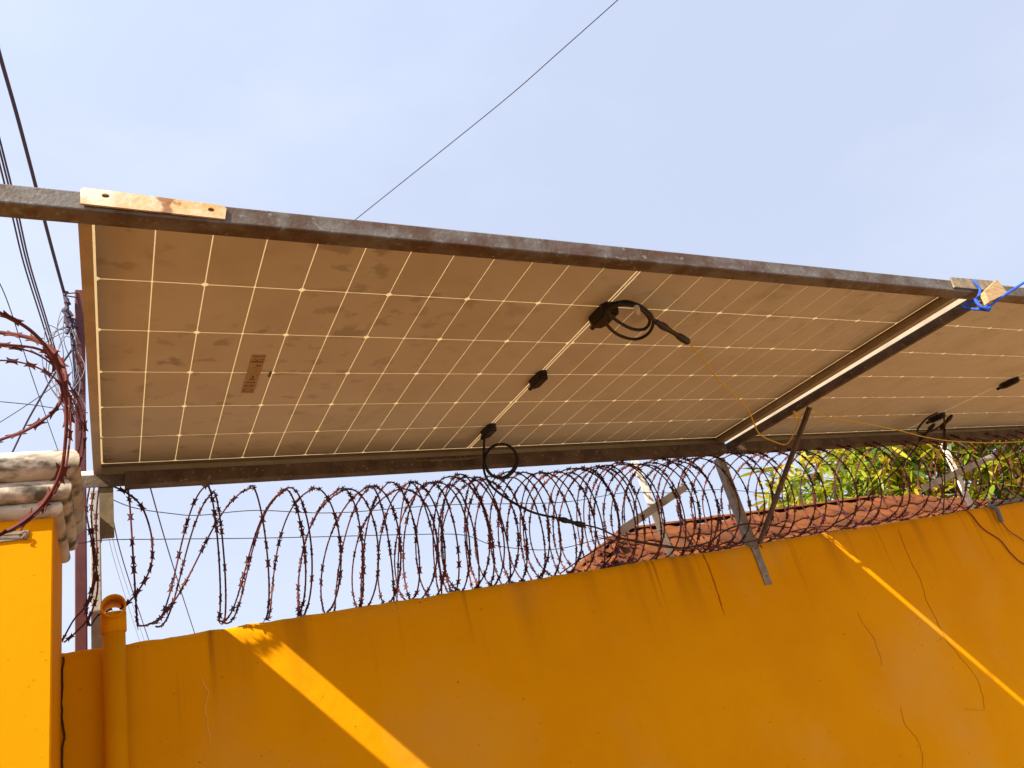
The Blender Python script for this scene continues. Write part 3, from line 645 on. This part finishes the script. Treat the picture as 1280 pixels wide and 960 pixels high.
# conduit and wires on the right of the wall
cv = empty('conduit_elbow', (4.0, 2.25, WTOP)); tag(cv, 'grey conduit elbow lying over the wall top', 'conduit')
e0 = atY(1252, 652, WY - .018); e1 = atY(1246, 637, WY - .018)
obj('pipe', rel(tube(spline([(e0), e1, V((e1.x + .03, WY + .02, WTOP + .012)), V((e1.x + .25, WY + .03, WTOP + .014)), V((e1.x + .9, WY + .04, WTOP + .014))], 8), .0105, 10), cv), M['pvc'], cv, True)
cable('red_wire', [e0 + V((0, .004, 0)), atY(1262, 664, WY - .012), atY(1280, 676, WY - .010), atY(1310, 700, WY - .008)], .0022, M['redwire'], 'thin dark red wire leaving the grey conduit elbow', 'wire')
cable('red_wire', [atY(1196, 630, 2.25), atY(1213, 642, WY - .006), atY(1228, 660, WY - .006), atY(1250, 675, WY - .006), atY(1264, 692, WY - .006), atY(1280, 705, WY - .006), atY(1310, 716, WY - .006)], .0028, M['redwire'], 'dark red wire trailing down the yellow wall from the coil', 'wire')

# blue rope and splintered wood at the beam joint
bu = 2.275
def fr(x, y, Y): return atY(x, y, Y)
FY = P(*nb(bu)).y - .0185
kn = [fr(1217, 350, FY - .004), fr(1221, 355, FY - .008), fr(1225, 362, FY - .008), fr(1223, 370, FY - .004), fr(1217, 376, FY + .02), fr(1208, 380, FY + .04), fr(1204, 384, FY + .045), fr(1214, 386, FY + .02), fr(1228, 387, FY - .002), fr(1236, 388, FY - .006), fr(1236, 382, FY - .008), fr(1229, 385, FY - .008), fr(1222, 380, FY - .004), fr(1219, 374, FY), fr(1226, 383, FY - .008), fr(1234, 386, FY - .01), fr(1242, 379, FY - .012), fr(1254, 370, FY - .02), fr(1268, 361, FY - .03), fr(1282, 352, FY - .04), fr(1330, 322, FY - .08), fr(1420, 262, FY - .12), fr(1560, 165, FY - .18)]
tag(obj('blue_rope', tube(spline(kn, 8), .0036, 8), M['rope'], None, True), 'blue nylon rope knotted round the front beam joint', 'rope')
wp = [fr(1222, 370, FY), fr(1238, 355, FY), fr(1246, 366, FY), fr(1251, 372, FY), fr(1228, 383, FY)]
o0 = wp[0].copy(); bm = bmesh.new()
A = [bm.verts.new(p - o0 + V((0, -.006, 0))) for p in wp]; B = [bm.verts.new(p - o0 + V((0, -.022, .001))) for p in wp]
bm.faces.new(A); bm.faces.new(B[::-1])
for i in range(5): bm.faces.new((A[i], A[(i + 1) % 5], B[(i + 1) % 5], B[i]))
wd = obj('wood_wedge', bm, M['tan']); wd.location = o0; tag(wd, 'splintered tan wood wedge jammed under the blue rope', 'wood block')
sl = [fr(1187, 347.5, FY), fr(1240, 352, FY), fr(1238, 364, FY), fr(1192, 359.5, FY)]
o0 = sl[0].copy(); bm = bmesh.new(); A = [bm.verts.new(p - o0 + V((0, .001, 0))) for p in sl]; B = [bm.verts.new(p - o0 + V((0, -.004, 0))) for p in sl]
bm.faces.new(A); bm.faces.new(B[::-1])
for i in range(4): bm.faces.new((A[i], A[(i + 1) % 4], B[(i + 1) % 4], B[i]))
sp_ = obj('splice_plate', bm, M['wornplate']); sp_.location = o0; tag(sp_, 'small worn plate on the front beam beside the blue rope', 'metal plate')

# ------------------------------------------------------------------ overhead cables
def over(name, pts, Z, r, label, m='purple', grp=None, n=8):
    s = spline([atZ(p[0], p[1], (p[2] if len(p) > 2 else Z)) for p in pts], n); return tag(obj(name, tube(s, r, 7), M[m], None, True), label, 'cable', grp)
ptop = atY(88, 372, 2.62).z
over('overhead_cable', [(-40, -90, ptop + .35), (-10, 30, ptop + .20), (0, 70, ptop + .16), (20, 140, ptop + .10), (40, 215, ptop + .05), (62, 300, ptop + .01), (80, 366, ptop)], 0, .0052, 'thick dark twisted cable coming down to the maroon pole')
for k, dx in enumerate((0, 4.5, 8)):
    over('overhead_cable', [(-25 + dx, 110), (0 + dx, 207), (15 + dx, 268), (30 + dx * .9, 330), (52 + dx * .8, 400), (74 + dx * .6, 470), (96 + dx * .4, 535)], 5.2 - .05 * k, .0055, 'thin dark cable in the parallel set crossing behind the pillar', grp='parallel overhead cables')
over('overhead_cable', [(-30, 300), (0, 355), (14, 390), (30, 440), (52, 505), (75, 570), (95, 625)], 5.6, .004, 'thin lone wire between the parallel cables and the razor loops')
over('overhead_cable', [(150, 510), (300, 391), (445, 274), (560, 182), (640, 117), (700, 64), (772, 0), (860, -80), (1000, -210)], 8.0, .0055, 'single thin wire slanting across the open sky above the panels')
over('overhead_cable', [(177, 575), (186, 603), (205, 670), (225, 735), (246, 800), (262, 850)], 6.0, .010, 'dark wire falling behind the coil left of its second loop')
over('overhead_cable', [(136, 620), (148, 680), (166, 740), (186, 800), (200, 840)], 6.0, .009, 'dark wire falling behind the coil beside the vent pipe')
for k in range(2):
    over('overhead_cable', [(128 + 4 * k, 630), (140 + 5 * k, 690), (158 + 6 * k, 750), (174 + 6 * k, 800), (186 + 6 * k, 840)], 7.0, .005, 'faint far wire seen past the top of the vent pipe', 'greyiron', 'faint far wires')
over('overhead_cable', [(0, 502), (40, 506), (80, 512), (110, 516)], 4.4, .003, 'thin level wire passing behind the razor loops')
over('overhead_cable', [(-10, 534), (25, 512), (60, 488), (90, 465)], 4.4, .003, 'thin wire climbing from the left behind the razor loops')
over('overhead_cable', [(-10, 620), (20, 556), (35, 525), (52, 495), (68, 468), (88, 440), (118, 395)], 4.2, .006, 'dark cable slanting up behind the razor loops')
# bundle of drop wires at the pole
cb = empty('cable_bundle', atY(86, 380, 2.6)); tag(cb, 'messy bundle of drop wires and clamps on the maroon pole', 'cables')
B0 = cb.location.copy(); r3 = random.Random(12)
s = spline([atY(x, y, 2.6) for x, y in ((80, 364), (84, 385), (88, 405), (91, 430), (94, 460), (96, 490))], 8)
obj('main_drop', rel(tube(s, .006, 7), cb), M['purple'], cb, True)
for k in range(26):
    t = r3.random(); p = s[int(t * .6 * (len(s) - 1))]; q = p + V((r3.uniform(-.014, .010), r3.uniform(-.02, .01), r3.uniform(-.02, .02)))
    bm = tube([q, q + V((r3.uniform(-.012, .012), 0, r3.uniform(-.028, -.012)))], r3.uniform(.004, .008), 6); obj('clamp', rel(bm, cb), M['purple'], cb)
for k in range(13):
    y0 = r3.uniform(376, 430); x0 = 82 + (y0 - 365) * .10; ex = r3.uniform(50, 78) if k < 9 else r3.uniform(88, 96); ey = y0 + r3.uniform(0, 35)
    pts = [(x0, y0), (x0 - (x0 - ex) * .35, y0 + r3.uniform(-6, 10)), (ex + 2, ey), (ex + r3.uniform(-3, 5), ey + 22), (ex + r3.uniform(2, 14), ey + 48), (r3.uniform(76, 95), min(ey + 85, 515))]
    obj('drop_wire', rel(tube(spline([atY(a, b, 2.58 + r3.uniform(-.03, .03)) for a, b in pts], 7), .0014, 5), cb), M['wire'], cb, True)
bm = bmesh.new(); a, b = atY(83, 367, 2.6), atY(97, 366, 2.62); tube([a, b], .0025, 5, bm); tube([atY(84, 370, 2.6), atY(97, 372, 2.62)], .0025, 5, bm); obj('cable_bracket', rel(bm, cb), M['maroon'], cb)

# ------------------------------------------------------------------ neighbouring outbuilding with tiled hip roof
RY, RZ = 5.0, 1.6 + 1.265; RX0 = (atY(777, 662, RY)).x; RX1 = 6.75; HD = 2.0; TAN = .585; EZ = RZ - HD * TAN
hs = empty('outbuilding', ((RX0 + RX1) / 2, RY, 0)); tag(hs, 'low outbuilding with a brown tiled hip roof behind the wall', 'building')
bm = bmesh.new(); box(bm, (RX0 - HD + .3, RY - HD + .3, 0), (RX1 + HD - .3, RY + HD - .3, EZ + .1)); obj('wall', rel(bm, hs), M['plaster'], hs)
bm = bmesh.new(); dz = .02
vs = [bm.verts.new(p) for p in ((RX0 - HD, RY - HD, EZ - dz), (RX1 + HD, RY - HD, EZ - dz), (RX1 + HD, RY + HD, EZ - dz), (RX0 - HD, RY + HD, EZ - dz), (RX0, RY, RZ - dz), (RX1, RY, RZ - dz))]
for q in ((0, 1, 5, 4), (1, 2, 5), (2, 3, 4, 5), (3, 0, 4), (0, 3, 2, 1)): bm.faces.new([vs[i] for i in q])
roof = obj('roof', rel(bm, hs), M['tile'], hs)
TW, TL = .235, .31
bm = bmesh.new(); rows_ = []
for y, z in ((0, .010), (TL * 1.12, .0)):
    a = []; b_ = []
    for i in range(9):
        t = i / 8; h_ = .011 * (math.cos(t * 2 * math.pi)) + (.008 if y == 0 else 0)
        a.append(bm.verts.new((t * TW * 1.02 - TW / 2, y, z + h_ + .028))); b_.append(bm.verts.new((t * TW * 1.02 - TW / 2, y, z + h_ + .012)))
    rows_.append((a, b_))
for i in range(8):
    (a0, b0), (a1, b1) = rows_
    bm.faces.new((a0[i], a0[i + 1], a1[i + 1], a1[i])); bm.faces.new((b0[i], b1[i], b1[i + 1], b0[i + 1])); bm.faces.new((a0[i], b0[i], b0[i + 1], a0[i + 1]))
tme = bpy.data.meshes.new('tile'); bmesh.ops.recalc_face_normals(bm, faces=bm.faces); bm.to_mesh(tme); bm.free(); tme.materials.append(M['tile'])
for f in tme.polygons: f.use_smooth = True
r4 = random.Random(5); SL = HD * math.sqrt(1 + TAN * TAN); ang = math.atan(TAN); nrow = int(SL / TL)
def lay(axis0, axis1, rotz, origin_fn):
    for r in range(nrow):
        s0 = r * TL; f = s0 / SL
        lo, hi = axis0(f), axis1(f); n_ = max(0, int((hi - lo) / TW)); st_ = (hi - lo - n_ * TW) / 2
        for i in range(n_):
            o = link('tile', tme, roof); p = origin_fn(lo + st_ + (i + .5) * TW, f)
            o.location = p - hs.location + V((0, 0, r4.uniform(0, .003))); o.rotation_euler = (ang + r4.uniform(-.008, .008), 0, rotz + r4.uniform(-.006, .006))
lay(lambda f: RX0 - HD * (1 - f) + .05, lambda f: RX1 + HD * (1 - f) - .05, 0, lambda c, f: V((c, RY - HD * (1 - f), EZ + (RZ - EZ) * f)))
lay(lambda f: -HD * (1 - f) + .05, lambda f: HD * (1 - f) - .05, -math.pi / 2, lambda c, f: V((RX0 - HD * (1 - f), RY + c, EZ + (RZ - EZ) * f)))
def caps(a, b, n_):
    a, b = V(a), V(b)
    for i in range(n_):
        p, q = a.lerp(b, i / n_), a.lerp(b, (i + 1.12) / n_)
        bm = bmesh.new(); Mx = frameM(p, q); l = (q - p).length; A = []; B = []
        for k in range(7):
            t = math.pi * k / 6; A.append(bm.verts.new(Mx @ V((0, .070 * math.cos(t), .008 + .032 * math.sin(t))))); B.append(bm.verts.new(Mx @ V((l, .060 * math.cos(t), .005 + .026 * math.sin(t)))))
        for k in range(6): bm.faces.new((A[k], A[k + 1], B[k + 1], B[k]))
        bm.faces.new(A); bm.faces.new(B[::-1])
        obj('ridge_tile', rel(bm, hs), M['tile'], roof, True)
caps((RX0, RY, RZ), (RX1, RY, RZ), 10); caps((RX0 - HD, RY - HD, EZ), (RX0, RY, RZ), 9); caps((RX0 - HD, RY + HD, EZ), (RX0, RY, RZ), 9); caps((RX1 + HD, RY - HD, EZ), (RX1, RY, RZ), 9)

# ------------------------------------------------------------------ mango tree
tr = empty('mango_tree', (12.2, 6.9, 0)); tag(tr, 'leafy mango tree with yellow-green leaves behind the tiled roof', 'tree')
bm = bmesh.new(); r5 = random.Random(21)
T0 = V((12.2, 6.9, 0)); tube([T0, T0 + V((.05, 0, .8)), T0 + V((-.05, .05, 1.6)), T0 + V((0, 0, 2.4))], [.24, .20, .17, .14], 12, bm); tips = []
for i in range(16):
    a = i * 2.4; rr = r5.uniform(.5, .92); e = V((math.cos(a) * 4.0 * rr, math.sin(a) * 2.4 * rr, r5.uniform(.2, 1.7))); b0 = T0 + V((0, 0, r5.uniform(1.4, 2.3)))
    e = T0 + V((0, 0, 2.2)) + e; mid = b0.lerp(e, .5) + V((r5.uniform(-.2, .2), r5.uniform(-.2, .2), .25)); pts = spline([b0, mid, e], 6); tube(pts, [.075 * (1 - .8 * k / (len(pts) - 1)) for k in range(len(pts))], 7, bm); tips.append(e)
    for j in range(3):
        q = pts[r5.randint(4, len(pts) - 1)]; tube([q, q + V((r5.uniform(-.6, .6), r5.uniform(-.6, .6), r5.uniform(-.2, .5)))], [.022, .008], 5, bm)
obj('trunk', rel(bm, tr), M['bark'], tr, True)
def leafgeo():
    st_ = [(0, .004), (.12, .016), (.35, .024), (.6, .021), (.85, .010), (1, .001)]; v = []
    for t, w_ in st_:
        z = -.10 * t * t; v += [(t, -w_ * 4.4, z + .012), (t, 0, z), (t, w_ * 4.4, z + .012)]
    f = []
    for i in range(5):
        k = i * 3; f += [(k, k + 3, k + 4, k + 1), (k + 1, k + 4, k + 5, k + 2)]
    return v, f
LV, LF = leafgeo()
def leafmesh(m):
    me = bpy.data.meshes.new('leaf'); me.from_pydata([V(v) for v in LV], [], LF); me.materials.append(m)
    for p in me.polygons: p.use_smooth = True
    return me
LM = [leafmesh(M['leaf%d' % i]) for i in range(3)]
verts = [[], [], []]; faces = [[], [], []]; leaves = []
CC = T0 + V((0, 0, 3.0)); RXc, RYc, RZc = 4.35, 2.6, 2.0
ncl = 0
while ncl < 4200:
    d = V((r5.gauss(0, 1), r5.gauss(0, 1), r5.gauss(0, 1))).normalized()
    if d.y > .55: continue
    bump_ = 1 + .20 * noise.noise(d * 2.6) + .10 * noise.noise(d * 6)
    rr = r5.uniform(.35, 1.0) ** .5 * bump_
    c = CC + V((d.x * RXc, d.y * RYc, d.z * RZc)) * rr
    if c.z < 1.5: continue
    ncl += 1
    tone = noise.noise(c * 1.1); yel = r5.random()
    for k in range(r5.randint(6, 9)):
        a = r5.uniform(0, 2 * math.pi); el = r5.uniform(-1.1, .5); L_ = r5.uniform(.19, .30)
        x = V((math.cos(a) * math.cos(el), math.sin(a) * math.cos(el), math.sin(el)))
        y = V((0, 0, 1)).cross(x).normalized(); z = x.cross(y); tw = r5.uniform(-.7, .7); y, z = y * math.cos(tw) + z * math.sin(tw), z * math.cos(tw) - y * math.sin(tw)
        mi = 1 if yel + tone * .5 > .66 else (2 if rr < .72 or yel < .30 else 0)  # inner leaves get the dark colour: crown shade put into the colour
        if r5.random() < .12: mi = r5.randint(0, 2)
        leaves.append((c + x * .02, x, y, z, L_, mi))
def score(l):
    p = l[0] - CAM; a = math.degrees(math.atan2(p.x, p.y)); e = math.degrees(math.atan2(p.z, math.hypot(p.x, p.y)))
    return p.length if 48 < a < 63 and 6 < e < 14 else 1e3
leaves.sort(key=score)
for i, (c, x, y, z, L_, mi) in enumerate(leaves):
    if i < 300:
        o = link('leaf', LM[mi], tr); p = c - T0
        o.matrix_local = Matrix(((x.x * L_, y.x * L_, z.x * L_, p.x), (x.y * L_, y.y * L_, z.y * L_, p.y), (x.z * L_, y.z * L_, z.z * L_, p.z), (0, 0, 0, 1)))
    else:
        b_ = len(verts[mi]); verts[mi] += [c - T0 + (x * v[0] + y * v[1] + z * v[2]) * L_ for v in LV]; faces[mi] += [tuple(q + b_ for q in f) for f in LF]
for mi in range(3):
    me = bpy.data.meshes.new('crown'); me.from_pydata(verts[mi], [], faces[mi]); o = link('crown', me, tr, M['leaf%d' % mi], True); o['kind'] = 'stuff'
